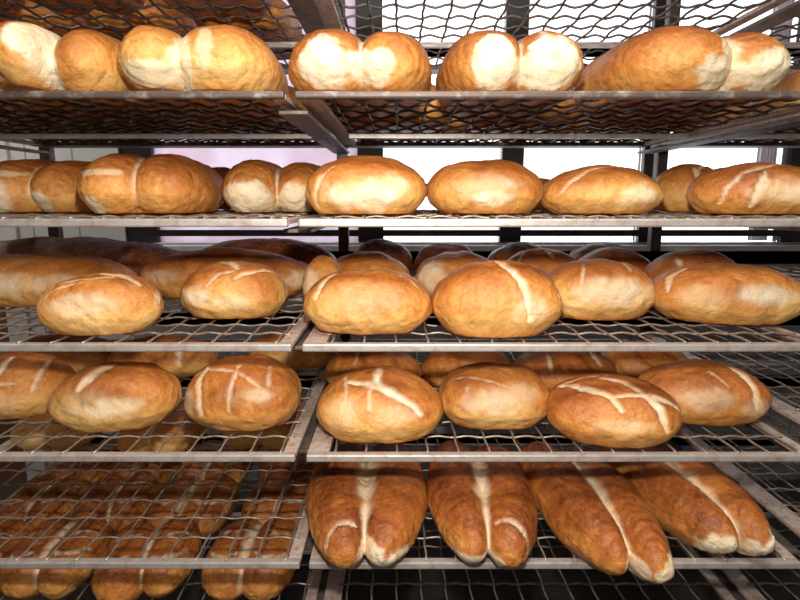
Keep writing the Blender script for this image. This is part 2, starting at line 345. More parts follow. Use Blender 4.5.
LOAVES = [
    {'kind': 'split', 'shelf': 1, 'X': -0.855, 'D': 1.23, 'a': 0.125, 'b': 0.19, 'c': 0.075, 'yaw': 0, 'bias': 0.02, 'lobes': (1, 1, 0, 0), 'patches': [(0.25, 0.0, 0.05, 0.05, 0.7)], 'cracks': [], 'label': 'pale golden split loaf cut off by the left photo edge on the top shelf', 'group': 'split loaves on the top shelf', 'n': 40, 'taper': 0.0, 'seam': 0.012},
    {'kind': 'split', 'shelf': 1, 'X': -0.62, 'D': 1.19, 'a': 0.105, 'b': 0.19, 'c': 0.079, 'yaw': 7, 'bias': 0.06, 'lobes': (0.8, 1.18, -0.045, 0.03), 'patches': [(-0.26, 0.45, 0.026, 0.036, 1.1), (-0.12, -0.1, 0.014, 0.045, 1.0)], 'cracks': [], 'label': 'golden loaf with a white scarred left lobe, second from left on the top shelf', 'group': 'split loaves on the top shelf', 'n': 40, 'taper': 0.0, 'seam': 0.012},
    {'kind': 'split', 'shelf': 1, 'X': -0.375, 'D': 1.185, 'a': 0.142, 'b': 0.19, 'c': 0.078, 'yaw': 5, 'bias': 0.02, 'lobes': (0.82, 1.2, -0.02, -0.005), 'patches': [(-0.12, -0.05, 0.02, 0.05, 0.9), (-0.5, -0.35, 0.05, 0.02, 0.8), (0.18, 0.25, 0.014, 0.04, 0.6)], 'cracks': [], 'label': 'pale golden loaf with flaky right flank, left of the junction on the top shelf', 'group': 'split loaves on the top shelf', 'n': 40, 'taper': 0.0, 'seam': 0.012},
    {'kind': 'split', 'shelf': 1, 'X': -0.075, 'D': 1.185, 'a': 0.137, 'b': 0.19, 'c': 0.077, 'yaw': 0, 'bias': 0.16, 'lobes': (1.05, 0.98, 0, 0.005), 'patches': [(-0.4, -0.1, 0.044, 0.042, 0.95), (0.08, -0.1, 0.042, 0.028, 0.9), (0.3, -0.15, 0.026, 0.03, 0.8)], 'cracks': [], 'label': 'twin lobed loaf with white torn left end, right of the junction on the top shelf', 'group': 'split loaves on the top shelf', 'n': 40, 'taper': 0.0, 'seam': 0.012},
    {'kind': 'split', 'shelf': 1, 'X': 0.212, 'D': 1.185, 'a': 0.134, 'b': 0.19, 'c': 0.077, 'yaw': 0, 'bias': 0.17, 'lobes': (1, 0.98, 0, 0), 'patches': [(-0.36, -0.05, 0.036, 0.046, 1.1), (0.4, -0.05, 0.052, 0.05, 1.1), (0.05, -0.2, 0.035, 0.02, 0.9)], 'cracks': [], 'label': 'twin lobed loaf whose two white torn ends face front, middle of the top shelf', 'group': 'split loaves on the top shelf', 'n': 40, 'taper': 0.0, 'seam': 0.012},
    {'kind': 'split', 'shelf': 1, 'X': 0.553, 'D': 1.19, 'a': 0.168, 'b': 0.19, 'c': 0.078, 'yaw': 3, 'bias': 0.2, 'lobes': (1.15, 0.92, 0.0, 0.01), 'patches': [(0.56, -0.15, 0.058, 0.034, 1.1), (0.0, -0.3, 0.055, 0.03, 0.9), (0.07, 0.3, 0.02, 0.04, 0.7)], 'cracks': [], 'label': 'wide scaly orange loaf with a white torn right end, top shelf', 'group': 'split loaves on the top shelf', 'n': 40, 'taper': 0.0, 'seam': 0.012},
    {'kind': 'split', 'shelf': 1, 'X': 1.0, 'D': 1.325, 'a': 0.13, 'b': 0.165, 'c': 0.071, 'yaw': 8, 'bias': 0.12, 'lobes': (1, 1, 0, 0), 'patches': [(0.2, -0.2, 0.04, 0.03, 0.6)], 'cracks': [], 'label': 'golden loaf cut off by the right photo edge on the top shelf', 'group': 'split loaves on the top shelf', 'n': 40, 'taper': 0.0, 'seam': 0.012},
    {'kind': 'split', 'shelf': 1, 'X': -1.05, 'D': 1.54, 'a': 0.155, 'b': 0.15, 'c': 0.065, 'yaw': 0, 'bias': 0.1, 'lobes': (1, 1, 0, 0), 'patches': [], 'cracks': [], 'label': 'split loaf behind the front row of the top shelf, far left', 'group': 'back row on the top shelf', 'n': 20, 'taper': 0.0, 'seam': 0.012},
    {'kind': 'split', 'shelf': 1, 'X': -0.72, 'D': 1.54, 'a': 0.155, 'b': 0.15, 'c': 0.065, 'yaw': 0, 'bias': 0.1, 'lobes': (1, 1, 0, 0), 'patches': [], 'cracks': [], 'label': 'split loaf behind the pale loaf with the white scar, top shelf', 'group': 'back row on the top shelf', 'n': 20, 'taper': 0.0, 'seam': 0.012},
    {'kind': 'split', 'shelf': 1, 'X': -0.38, 'D': 1.54, 'a': 0.155, 'b': 0.15, 'c': 0.065, 'yaw': 0, 'bias': 0.1, 'lobes': (1, 1, 0, 0), 'patches': [], 'cracks': [], 'label': 'split loaf behind the pale loaf with the flaky flank, top shelf', 'group': 'back row on the top shelf', 'n': 20, 'taper': 0.0, 'seam': 0.012},
    {'kind': 'split', 'shelf': 1, 'X': -0.01, 'D': 1.54, 'a': 0.155, 'b': 0.15, 'c': 0.065, 'yaw': 0, 'bias': 0.1, 'lobes': (1, 1, 0, 0), 'patches': [], 'cracks': [], 'label': 'split loaf behind the twin lobed loaf right of the junction, top shelf', 'group': 'back row on the top shelf', 'n': 20, 'taper': 0.0, 'seam': 0.012},
    {'kind': 'split', 'shelf': 1, 'X': 0.32, 'D': 1.54, 'a': 0.155, 'b': 0.15, 'c': 0.065, 'yaw': 0, 'bias': 0.1, 'lobes': (1, 1, 0, 0), 'patches': [], 'cracks': [], 'label': 'split loaf behind the loaf with two white torn ends, top shelf', 'group': 'back row on the top shelf', 'n': 20, 'taper': 0.0, 'seam': 0.012},
    {'kind': 'split', 'shelf': 1, 'X': 0.645, 'D': 1.54, 'a': 0.155, 'b': 0.15, 'c': 0.065, 'yaw': 0, 'bias': 0.1, 'lobes': (1, 1, 0, 0), 'patches': [], 'cracks': [], 'label': 'split loaf behind the scaly orange loaf, top shelf', 'group': 'back row on the top shelf', 'n': 20, 'taper': 0.0, 'seam': 0.012},
    {'kind': 'split', 'shelf': 0, 'X': -0.98, 'D': 1.23, 'a': 0.13, 'b': 0.19, 'c': 0.074, 'yaw': 0, 'bias': 0.3, 'lobes': (1, 1, 0, 0), 'patches': [], 'cracks': [], 'label': 'brown loaf seen from below through the overhead wire tray, front row far left', 'group': 'loaves on the topmost shelf', 'n': 20, 'taper': 0.0, 'seam': 0.012},
    {'kind': 'split', 'shelf': 0, 'X': -0.7, 'D': 1.22, 'a': 0.13, 'b': 0.19, 'c': 0.074, 'yaw': 0, 'bias': 0.3, 'lobes': (1, 1, 0, 0), 'patches': [], 'cracks': [], 'label': 'brown loaf seen from below through the overhead wire tray, front row middle', 'group': 'loaves on the topmost shelf', 'n': 20, 'taper': 0.0, 'seam': 0.012},
    {'kind': 'split', 'shelf': 0, 'X': -0.41, 'D': 1.24, 'a': 0.13, 'b': 0.19, 'c': 0.074, 'yaw': 0, 'bias': 0.3, 'lobes': (1, 1, 0, 0), 'patches': [], 'cracks': [], 'label': 'brown loaf seen from below through the overhead wire tray, front row beside the shelf junction', 'group': 'loaves on the topmost shelf', 'n': 20, 'taper': 0.0, 'seam': 0.012},
    {'kind': 'split', 'shelf': 0, 'X': -0.98, 'D': 1.65, 'a': 0.13, 'b': 0.19, 'c': 0.074, 'yaw': 0, 'bias': 0.3, 'lobes': (1, 1, 0, 0), 'patches': [], 'cracks': [], 'label': 'brown loaf seen from below through the overhead wire tray, back row far left', 'group': 'loaves on the topmost shelf', 'n': 20, 'taper': 0.0, 'seam': 0.012},
    {'kind': 'split', 'shelf': 0, 'X': -0.7, 'D': 1.66, 'a': 0.13, 'b': 0.19, 'c': 0.074, 'yaw': 0, 'bias': 0.3, 'lobes': (1, 1, 0, 0), 'patches': [], 'cracks': [], 'label': 'brown loaf seen from below through the overhead wire tray, back row middle', 'group': 'loaves on the topmost shelf', 'n': 20, 'taper': 0.0, 'seam': 0.012},
    {'kind': 'split', 'shelf': 0, 'X': -0.41, 'D': 1.64, 'a': 0.13, 'b': 0.19, 'c': 0.074, 'yaw': 0, 'bias': 0.3, 'lobes': (1, 1, 0, 0), 'patches': [], 'cracks': [], 'label': 'brown loaf seen from below through the overhead wire tray, back row beside the shelf junction', 'group': 'loaves on the topmost shelf', 'n': 20, 'taper': 0.0, 'seam': 0.012},
    {'kind': 'split', 'shelf': 1, 'X': 1.3, 'D': 1.29, 'a': 0.14, 'b': 0.19, 'c': 0.065, 'yaw': 0, 'bias': 0.15, 'lobes': (1, 1, 0, 0), 'patches': [], 'cracks': [], 'label': 'brown loaf on the far right tray, top shelf, front, beside the post', 'group': 'loaves on the far right tray of the top shelf', 'n': 20, 'taper': 0.0, 'seam': 0.012},
    {'kind': 'split', 'shelf': 1, 'X': 1.6, 'D': 1.29, 'a': 0.14, 'b': 0.19, 'c': 0.065, 'yaw': 0, 'bias': 0.15, 'lobes': (1, 1, 0, 0), 'patches': [], 'cracks': [], 'label': 'brown loaf on the far right tray, top shelf, front, outer one', 'group': 'loaves on the far right tray of the top shelf', 'n': 20, 'taper': 0.0, 'seam': 0.012},
    {'kind': 'split', 'shelf': 1, 'X': 1.0, 'D': 1.595, 'a': 0.14, 'b': 0.085, 'c': 0.065, 'yaw': 0, 'bias': 0.15, 'lobes': (1, 1, 0, 0), 'patches': [], 'cracks': [], 'label': 'brown loaf on the far right tray, top shelf, back, nearest the post', 'group': 'loaves on the far right tray of the top shelf', 'n': 20, 'taper': 0.0, 'seam': 0.012},
    {'kind': 'split', 'shelf': 1, 'X': 1.3, 'D': 1.585, 'a': 0.14, 'b': 0.085, 'c': 0.065, 'yaw': 0, 'bias': 0.15, 'lobes': (1, 1, 0, 0), 'patches': [], 'cracks': [], 'label': 'brown loaf on the far right tray, top shelf, back, middle one', 'group': 'loaves on the far right tray of the top shelf', 'n': 20, 'taper': 0.0, 'seam': 0.012},
    {'kind': 'split', 'shelf': 1, 'X': 1.6, 'D': 1.585, 'a': 0.14, 'b': 0.085, 'c': 0.065, 'yaw': 0, 'bias': 0.15, 'lobes': (1, 1, 0, 0), 'patches': [], 'cracks': [], 'label': 'brown loaf on the far right tray, top shelf, back, outer one', 'group': 'loaves on the far right tray of the top shelf', 'n': 20, 'taper': 0.0, 'seam': 0.012},
    {'kind': 'oval', 'shelf': 1, 'X': -0.965, 'D': 1.803, 'a': 0.244, 'b': 0.098, 'c': 0.064, 'yaw': 0, 'bias': 0.2, 'cracks': [], 'patches': [], 'label': 'long crosswise loaf at the back of the top shelf, left tray, outer', 'group': 'crosswise loaves at the back of the top shelf', 'n': 22, 'p': 2.8},
    {'kind': 'oval', 'shelf': 1, 'X': -0.45, 'D': 1.803, 'a': 0.244, 'b': 0.098, 'c': 0.064, 'yaw': 0, 'bias': 0.2, 'cracks': [], 'patches': [], 'label': 'long crosswise loaf at the back of the top shelf, left tray, by the central post', 'group': 'crosswise loaves at the back of the top shelf', 'n': 22, 'p': 2.8},
    {'kind': 'oval', 'shelf': 1, 'X': 0.06, 'D': 1.803, 'a': 0.244, 'b': 0.098, 'c': 0.064, 'yaw': 0, 'bias': 0.2, 'cracks': [], 'patches': [], 'label': 'long crosswise loaf at the back of the top shelf, right tray, by the central post', 'group': 'crosswise loaves at the back of the top shelf', 'n': 22, 'p': 2.8},
    {'kind': 'oval', 'shelf': 1, 'X': 0.565, 'D': 1.803, 'a': 0.244, 'b': 0.098, 'c': 0.064, 'yaw': 0, 'bias': 0.2, 'cracks': [], 'patches': [], 'label': 'long crosswise loaf at the back of the top shelf, right tray, by the right post', 'group': 'crosswise loaves at the back of the top shelf', 'n': 22, 'p': 2.8},
    {'kind': 'oval', 'shelf': 1, 'X': 1.11, 'D': 1.803, 'a': 0.244, 'b': 0.098, 'c': 0.064, 'yaw': 0, 'bias': 0.2, 'cracks': [], 'patches': [], 'label': 'long crosswise loaf at the back of the top shelf, far right tray, inner', 'group': 'crosswise loaves at the back of the top shelf', 'n': 22, 'p': 2.8},
    {'kind': 'oval', 'shelf': 1, 'X': 1.6, 'D': 1.803, 'a': 0.244, 'b': 0.098, 'c': 0.064, 'yaw': 0, 'bias': 0.2, 'cracks': [], 'patches': [], 'label': 'long crosswise loaf at the back of the top shelf, far right tray, outer', 'group': 'crosswise loaves at the back of the top shelf', 'n': 22, 'p': 2.8},
    {'kind': 'split', 'shelf': 2, 'X': -0.82, 'D': 1.37, 'a': 0.138, 'b': 0.17, 'c': 0.077, 'yaw': 0, 'bias': 0.12, 'lobes': (1.05, 0.98, 0, 0.02), 'patches': [(-0.55, -0.2, 0.06, 0.045, 0.9), (0.25, -0.35, 0.026, 0.03, 0.9), (-0.25, 0.5, 0.04, 0.007, 0.5)], 'cracks': [], 'label': 'brown split loaf with white torn end at the left edge, second shelf', 'group': 'loaves on the second shelf', 'n': 40, 'taper': 0.0, 'seam': 0.012},
    {'kind': 'split', 'shelf': 2, 'X': -0.545, 'D': 1.29, 'a': 0.128, 'b': 0.19, 'c': 0.077, 'yaw': 8, 'bias': 0.13, 'lobes': (1.0, 1.12, -0.03, -0.01), 'patches': [(-0.62, -0.45, 0.018, 0.02, 1.0), (-0.5, 0.45, 0.045, 0.007, 0.5)], 'cracks': [], 'label': 'brown ridged loaf with a pale crescent on its left lobe, second shelf', 'group': 'loaves on the second shelf', 'n': 40, 'taper': 0.0, 'seam': 0.012},
    {'kind': 'split', 'shelf': 2, 'X': -0.288, 'D': 1.38, 'a': 0.122, 'b': 0.16, 'c': 0.077, 'yaw': 0, 'bias': 0.08, 'lobes': (1, 1, 0, 0.05), 'patches': [(-0.38, -0.25, 0.056, 0.042, 1.0), (0.45, -0.25, 0.05, 0.036, 0.9)], 'cracks': [], 'label': 'twin lobed loaf with two broad white ends, beside the tray junction, second shelf', 'group': 'loaves on the second shelf', 'n': 40, 'taper': 0.0, 'seam': 0.012},
    {'kind': 'oval', 'shelf': 2, 'X': -0.07, 'D': 1.13, 'a': 0.121, 'b': 0.091, 'c': 0.071, 'yaw': 0, 'bias': 0.1, 'cracks': [([(-0.717, -1.415), (-0.733, -1.011), (-0.65, -0.695), (-0.45, -0.503)], 5)], 'patches': [(0.05, -1.072, 0.0894, 0.0325, 1.0), (0.5, -0.887, 0.0528, 0.0244, 0.6)], 'label': 'oval loaf with a large white front patch beside the rear post, second shelf', 'group': 'loaves on the second shelf', 'n': 40, 'p': 2.4},
    {'kind': 'oval', 'shelf': 2, 'X': 0.172, 'D': 1.17, 'a': 0.12, 'b': 0.09, 'c': 0.07, 'yaw': 0, 'bias': 0.14, 'cracks': [], 'patches': [(0.061, -1.106, 0.0505, 0.0168, 1.0), (-0.009, -0.887, 0.0715, 0.0252, 0.5)], 'label': 'smooth domed loaf with a small white front patch, middle of the second shelf', 'group': 'loaves on the second shelf', 'n': 40, 'p': 2.4},
    {'kind': 'oval', 'shelf': 2, 'X': 0.419, 'D': 1.17, 'a': 0.126, 'b': 0.095, 'c': 0.06, 'yaw': 0, 'bias': 0.14, 'cracks': [([(-0.818, -0.975), (-0.669, -0.637), (-0.372, -0.369), (0.19, -0.184)], 5)], 'patches': [(0.455, -0.976, 0.0631, 0.0252, 0.9)], 'label': 'orange oval loaf with a thin white rim crack at its upper left, second shelf', 'group': 'loaves on the second shelf', 'n': 40, 'p': 2.3},
    {'kind': 'oval', 'shelf': 2, 'X': 0.706, 'D': 1.38, 'a': 0.086, 'b': 0.078, 'c': 0.071, 'yaw': 0, 'bias': 0.15, 'cracks': [([(-0.2, -1.255), (-0.2, -0.853), (-0.114, -0.385)], 8), ([(-0.114, -0.513), (0.371, -0.068), (0.829, -0.068)], 7)], 'patches': [], 'label': 'loaf with a pale upright cut below the right rear post, second shelf', 'group': 'loaves on the second shelf', 'n': 40, 'p': 2.3},
    {'kind': 'oval', 'shelf': 2, 'X': 0.726, 'D': 1.14, 'a': 0.132, 'b': 0.082, 'c': 0.064, 'yaw': 0, 'bias': 0.16, 'cracks': [([(-0.785, -1.247), (-0.738, -0.851), (-0.508, -0.529), (0.046, -0.295)], 5), ([(-0.431, -1.222), (-0.369, -0.879), (-0.2, -0.532)], 7)], 'patches': [(0.123, -0.944, 0.082, 0.0246, 0.7)], 'label': 'long orange loaf running off the right photo edge, second shelf', 'group': 'loaves on the second shelf', 'n': 40, 'p': 2.3},
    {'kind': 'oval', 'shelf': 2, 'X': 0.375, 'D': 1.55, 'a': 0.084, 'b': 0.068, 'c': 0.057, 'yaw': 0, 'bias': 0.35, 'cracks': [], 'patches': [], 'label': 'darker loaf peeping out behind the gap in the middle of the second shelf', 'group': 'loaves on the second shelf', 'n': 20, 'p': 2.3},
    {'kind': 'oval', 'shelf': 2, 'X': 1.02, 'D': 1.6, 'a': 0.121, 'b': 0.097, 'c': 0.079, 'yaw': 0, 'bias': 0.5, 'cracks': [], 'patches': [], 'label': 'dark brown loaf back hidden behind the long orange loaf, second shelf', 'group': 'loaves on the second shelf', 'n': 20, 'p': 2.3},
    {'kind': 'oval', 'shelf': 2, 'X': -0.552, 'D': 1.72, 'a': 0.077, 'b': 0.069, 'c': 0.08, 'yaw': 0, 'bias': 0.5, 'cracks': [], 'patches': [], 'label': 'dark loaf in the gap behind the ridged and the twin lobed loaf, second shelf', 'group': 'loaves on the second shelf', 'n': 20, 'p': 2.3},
    {'kind': 'oval', 'shelf': 3, 'X': -0.064, 'D': 1.109, 'a': 0.129, 'b': 0.093, 'c': 0.077, 'yaw': 0, 'bias': 0.12, 'cracks': [([(-0.778, -0.635), (-0.683, -0.339), (-0.492, -0.115)], 8), ([(0.397, -0.169), (0.683, -0.311), (0.937, -0.516)], 4)], 'patches': [(-0.063, -0.745, 0.0828, 0.0455, 0.2)], 'label': 'golden domed loaf in front row next to the shelf junction, middle shelf', 'group': 'loaves on the middle shelf, right tray', 'n': 40, 'p': 2.5},
    {'kind': 'oval', 'shelf': 3, 'X': 0.194, 'D': 1.087, 'a': 0.127, 'b': 0.094, 'c': 0.088, 'yaw': 0, 'bias': 0.15, 'cracks': [([(-0.039, -0.026), (0.134, -0.334), (0.26, -0.525), (0.339, -0.834), (0.37, -1.12)], 9), ([(0.606, -0.186), (0.811, -0.451), (0.89, -0.873)], 4)], 'patches': [(0.417, -0.947, 0.0446, 0.0325, 0.4)], 'label': 'big golden loaf with a pale slash over its top, middle shelf, front row', 'group': 'loaves on the middle shelf, right tray', 'n': 40, 'p': 2.5},
    {'kind': 'oval', 'shelf': 3, 'X': 0.449, 'D': 1.237, 'a': 0.123, 'b': 0.086, 'c': 0.08, 'yaw': 0, 'bias': 0.09, 'cracks': [([(-0.519, -0.865), (-0.463, -0.586), (-0.352, -0.21)], 5), ([(0.37, -0.132), (0.426, -0.402)], 5), ([(0.722, -0.449), (0.889, -0.452)], 6)], 'patches': [(0.056, -0.863, 0.0919, 0.0368, 0.8), (0.796, -0.871, 0.0322, 0.0322, 0.4)], 'label': 'pale loaf with two faint upright cuts, third in front row of the middle shelf', 'group': 'loaves on the middle shelf, right tray', 'n': 40, 'p': 2.5},
    {'kind': 'oval', 'shelf': 3, 'X': 0.72, 'D': 1.2, 'a': 0.159, 'b': 0.099, 'c': 0.079, 'yaw': -9, 'bias': 0.1, 'cracks': [([(-0.86, -0.71), (-0.804, -0.307), (-0.58, -0.186)], 6)], 'patches': [(0.315, -0.826, 0.0804, 0.0246, 1.0), (-0.497, -0.878, 0.0446, 0.0268, 0.4)], 'label': 'long orange loaf with white scuffed front, rightmost on the middle shelf', 'group': 'loaves on the middle shelf, right tray', 'n': 40, 'p': 2.5},
    {'kind': 'oval', 'shelf': 3, 'X': -0.182, 'D': 1.31, 'a': 0.052, 'b': 0.052, 'c': 0.08, 'yaw': 0, 'bias': 0.0, 'cracks': [], 'patches': [(-0.581, -0.691, 0.0243, 0.034, 0.6)], 'label': 'small golden loaf end peeping out left of the second row, middle shelf', 'group': 'second row on the middle shelf, right tray', 'n': 30, 'p': 2.3},
    {'kind': 'oval', 'shelf': 3, 'X': -0.088, 'D': 1.46, 'a': 0.12, 'b': 0.084, 'c': 0.077, 'yaw': 0, 'bias': 0.15, 'cracks': [], 'patches': [], 'label': 'loaf directly behind the domed loaf next to the shelf junction, middle shelf', 'group': 'second row on the middle shelf, right tray', 'n': 30, 'p': 2.3},
    {'kind': 'oval', 'shelf': 3, 'X': 0.155, 'D': 1.46, 'a': 0.118, 'b': 0.088, 'c': 0.079, 'yaw': 0, 'bias': 0.1, 'cracks': [], 'patches': [(-0.682, -0.736, 0.0485, 0.0431, 0.9)], 'label': 'loaf with pale left flank behind the big slashed loaf, middle shelf', 'group': 'second row on the middle shelf, right tray', 'n': 30, 'p': 2.3},
    {'kind': 'oval', 'shelf': 3, 'X': 0.38, 'D': 1.48, 'a': 0.108, 'b': 0.081, 'c': 0.081, 'yaw': 0, 'bias': 0.25, 'cracks': [([(-0.625, -0.419), (-0.375, 0.065), (0.0, 0.065)], 5), ([(0.2, -0.402), (0.0, -0.069)], 5)], 'patches': [], 'label': 'browned loaf behind the pale third loaf of the middle shelf', 'group': 'second row on the middle shelf, right tray', 'n': 30, 'p': 2.3},
    {'kind': 'oval', 'shelf': 3, 'X': 0.609, 'D': 1.57, 'a': 0.109, 'b': 0.082, 'c': 0.078, 'yaw': 0, 'bias': 0.3, 'cracks': [], 'patches': [], 'label': 'dark topped loaf in the second row left of the rear post, middle shelf', 'group': 'second row on the middle shelf, right tray', 'n': 30, 'p': 2.3},
    {'kind': 'oval', 'shelf': 3, 'X': 0.765, 'D': 1.43, 'a': 0.121, 'b': 0.09, 'c': 0.084, 'yaw': 0, 'bias': 0.22, 'cracks': [([(-0.522, -0.567), (-0.522, -0.306)], 7)], 'patches': [], 'label': 'loaf in the second row behind the rightmost long loaf, middle shelf', 'group': 'second row on the middle shelf, right tray', 'n': 30, 'p': 2.3},
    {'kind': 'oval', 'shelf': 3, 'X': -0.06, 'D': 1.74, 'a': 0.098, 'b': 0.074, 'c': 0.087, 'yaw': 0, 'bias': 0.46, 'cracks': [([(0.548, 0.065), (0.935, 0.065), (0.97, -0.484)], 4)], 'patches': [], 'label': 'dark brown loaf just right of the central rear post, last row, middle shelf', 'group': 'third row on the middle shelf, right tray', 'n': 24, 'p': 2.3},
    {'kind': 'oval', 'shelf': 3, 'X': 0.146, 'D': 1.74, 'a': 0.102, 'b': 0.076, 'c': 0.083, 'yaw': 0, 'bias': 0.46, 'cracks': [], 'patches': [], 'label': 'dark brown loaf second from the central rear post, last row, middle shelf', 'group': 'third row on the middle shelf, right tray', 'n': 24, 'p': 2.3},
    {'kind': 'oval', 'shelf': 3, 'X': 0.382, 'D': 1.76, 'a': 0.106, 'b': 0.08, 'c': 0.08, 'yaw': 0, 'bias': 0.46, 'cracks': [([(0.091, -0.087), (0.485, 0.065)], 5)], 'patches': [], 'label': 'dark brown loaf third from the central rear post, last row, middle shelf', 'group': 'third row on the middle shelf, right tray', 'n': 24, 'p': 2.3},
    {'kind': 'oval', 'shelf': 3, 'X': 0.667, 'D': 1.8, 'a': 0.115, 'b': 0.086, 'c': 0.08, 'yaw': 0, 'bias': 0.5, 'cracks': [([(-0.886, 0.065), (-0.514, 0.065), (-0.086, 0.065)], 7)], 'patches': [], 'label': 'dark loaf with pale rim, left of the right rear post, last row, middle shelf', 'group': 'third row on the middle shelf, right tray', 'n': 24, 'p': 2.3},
    {'kind': 'oval', 'shelf': 3, 'X': -0.6, 'D': 1.086, 'a': 0.116, 'b': 0.072, 'c': 0.075, 'yaw': 9, 'bias': 0.06, 'cracks': [([(0.043, -0.087), (0.357, -0.124), (0.704, -0.312)], 8), ([(-0.548, -0.289), (-0.113, -0.338), (0.322, -0.233)], 4), ([(-0.896, -0.807), (-0.617, -0.503), (-0.2, -0.416)], 3)], 'patches': [(-0.113, -0.87, 0.073, 0.0284, 0.6), (0.97, -0.331, 0.0122, 0.0183, 1.0)], 'label': 'pointed oval loaf with two slashes, front left of the middle shelf', 'group': 'loaves on the middle shelf, left tray', 'n': 40, 'p': 2.2},
    {'kind': 'oval', 'shelf': 3, 'X': -0.378, 'D': 1.249, 'a': 0.119, 'b': 0.088, 'c': 0.077, 'yaw': 4, 'bias': 0.06, 'cracks': [([(-0.262, 0.013), (-0.029, -0.143), (0.146, -0.342)], 10), ([(0.146, -0.576), (0.379, -0.43), (0.709, -0.142)], 6), ([(-0.379, -0.752), (-0.184, -0.495), (0.087, -0.415)], 4)], 'patches': [(-0.573, -0.925, 0.0464, 0.0232, 1.0), (0.087, -1.036, 0.0556, 0.0185, 0.5)], 'label': 'oval loaf with a white cut on top, left of the junction, middle shelf', 'group': 'loaves on the middle shelf, left tray', 'n': 40, 'p': 2.3},
    {'kind': 'oval', 'shelf': 3, 'X': -0.952, 'D': 1.4, 'a': 0.268, 'b': 0.107, 'c': 0.079, 'yaw': 0, 'bias': 0.12, 'cracks': [], 'patches': [(-0.187, -0.91, 0.1554, 0.0311, 0.9), (0.388, -0.874, 0.1295, 0.0259, 0.5)], 'label': 'long pale sided loaf with speckled top behind the pointed loaf, middle shelf', 'group': 'loaves on the middle shelf, left tray', 'n': 40, 'p': 3},
    {'kind': 'oval', 'shelf': 3, 'X': -0.475, 'D': 1.5, 'a': 0.239, 'b': 0.091, 'c': 0.082, 'yaw': 0, 'bias': 0.25, 'cracks': [], 'patches': [(-0.655, -0.857, 0.0831, 0.0221, 0.5), (0.897, -0.968, 0.0831, 0.0277, 0.6)], 'label': 'long dark topped loaf behind the oval loaf with the white cut, middle shelf', 'group': 'loaves on the middle shelf, left tray', 'n': 40, 'p': 2.6},
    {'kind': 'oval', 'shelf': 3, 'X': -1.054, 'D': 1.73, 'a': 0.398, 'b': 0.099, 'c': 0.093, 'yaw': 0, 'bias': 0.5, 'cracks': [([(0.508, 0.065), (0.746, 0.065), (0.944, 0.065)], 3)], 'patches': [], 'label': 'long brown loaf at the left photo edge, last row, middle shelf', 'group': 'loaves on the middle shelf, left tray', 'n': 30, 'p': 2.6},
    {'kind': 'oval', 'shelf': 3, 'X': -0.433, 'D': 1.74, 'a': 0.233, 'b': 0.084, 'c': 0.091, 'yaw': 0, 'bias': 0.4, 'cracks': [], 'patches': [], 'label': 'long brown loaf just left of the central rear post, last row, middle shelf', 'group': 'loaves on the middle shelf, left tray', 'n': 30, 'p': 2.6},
    {'kind': 'oval', 'shelf': 4, 'X': -0.043, 'D': 1.105, 'a': 0.13, 'b': 0.101, 'c': 0.081, 'yaw': 0, 'bias': 0.08, 'cracks': [([(0.008, 0.03), (-0.024, -0.33), (0.041, -0.394)], 10), ([(-0.447, -0.262), (-0.187, -0.356), (0.041, -0.425), (0.301, -0.547), (0.528, -0.697), (0.626, -0.823)], 9), ([(-0.545, 0.034), (-0.496, -0.307), (-0.48, -0.639)], 4), ([(-0.122, -0.438), (-0.122, -0.849)], 4)], 'patches': [(-0.561, -0.789, 0.0469, 0.0341, 0.4), (0.252, -0.852, 0.0512, 0.0256, 0.4)], 'label': 'loaf with a bold white Y shaped cut, beside the tray junction, fourth shelf', 'group': 'scored loaves on the fourth shelf, right tray', 'n': 40, 'p': 2.5},
    {'kind': 'oval', 'shelf': 4, 'X': 0.207, 'D': 1.163, 'a': 0.119, 'b': 0.09, 'c': 0.079, 'yaw': 0, 'bias': 0.08, 'cracks': [([(-0.97, -0.309), (-0.813, -0.213), (-0.57, -0.309), (-0.159, -0.464), (0.215, -0.589)], 4), ([(-0.645, 0.165), (-0.252, 0.165), (0.271, 0.145)], 4), ([(-0.57, -0.331), (-0.533, -0.639)], 4)], 'patches': [(-0.065, -0.83, 0.0761, 0.0313, 0.7), (0.402, -0.646, 0.0447, 0.0268, 0.4)], 'label': 'smooth golden loaf with a thin curved crease, fourth shelf, front row', 'group': 'scored loaves on the fourth shelf, right tray', 'n': 40, 'p': 2.5},
    {'kind': 'oval', 'shelf': 4, 'X': 0.44, 'D': 1.087, 'a': 0.132, 'b': 0.101, 'c': 0.075, 'yaw': -6, 'bias': 0.24, 'cracks': [([(-0.78, 0.165), (-0.496, -0.24), (-0.15, -0.437), (-0.039, -0.658)], 9), ([(-0.15, -0.437), (0.102, -0.391), (0.354, -0.404), (0.606, -0.409), (0.827, -0.498), (0.97, -0.797)], 7), ([(0.354, -0.421), (0.528, -0.597), (0.622, -1.035)], 9), ([(-0.181, 0.01), (0.102, -0.144), (0.323, -0.357)], 6), ([(0.795, -0.115), (0.921, -0.496), (0.906, -1.02)], 6), ([(-0.78, 0.165), (-0.496, 0.165), (-0.087, 0.075)], 4)], 'patches': [(-0.024, -0.936, 0.063, 0.0168, 0.4)], 'label': 'dark orange loaf criss-crossed by white cuts, third in front row of the fourth shelf', 'group': 'scored loaves on the fourth shelf, right tray', 'n': 40, 'p': 2.4},
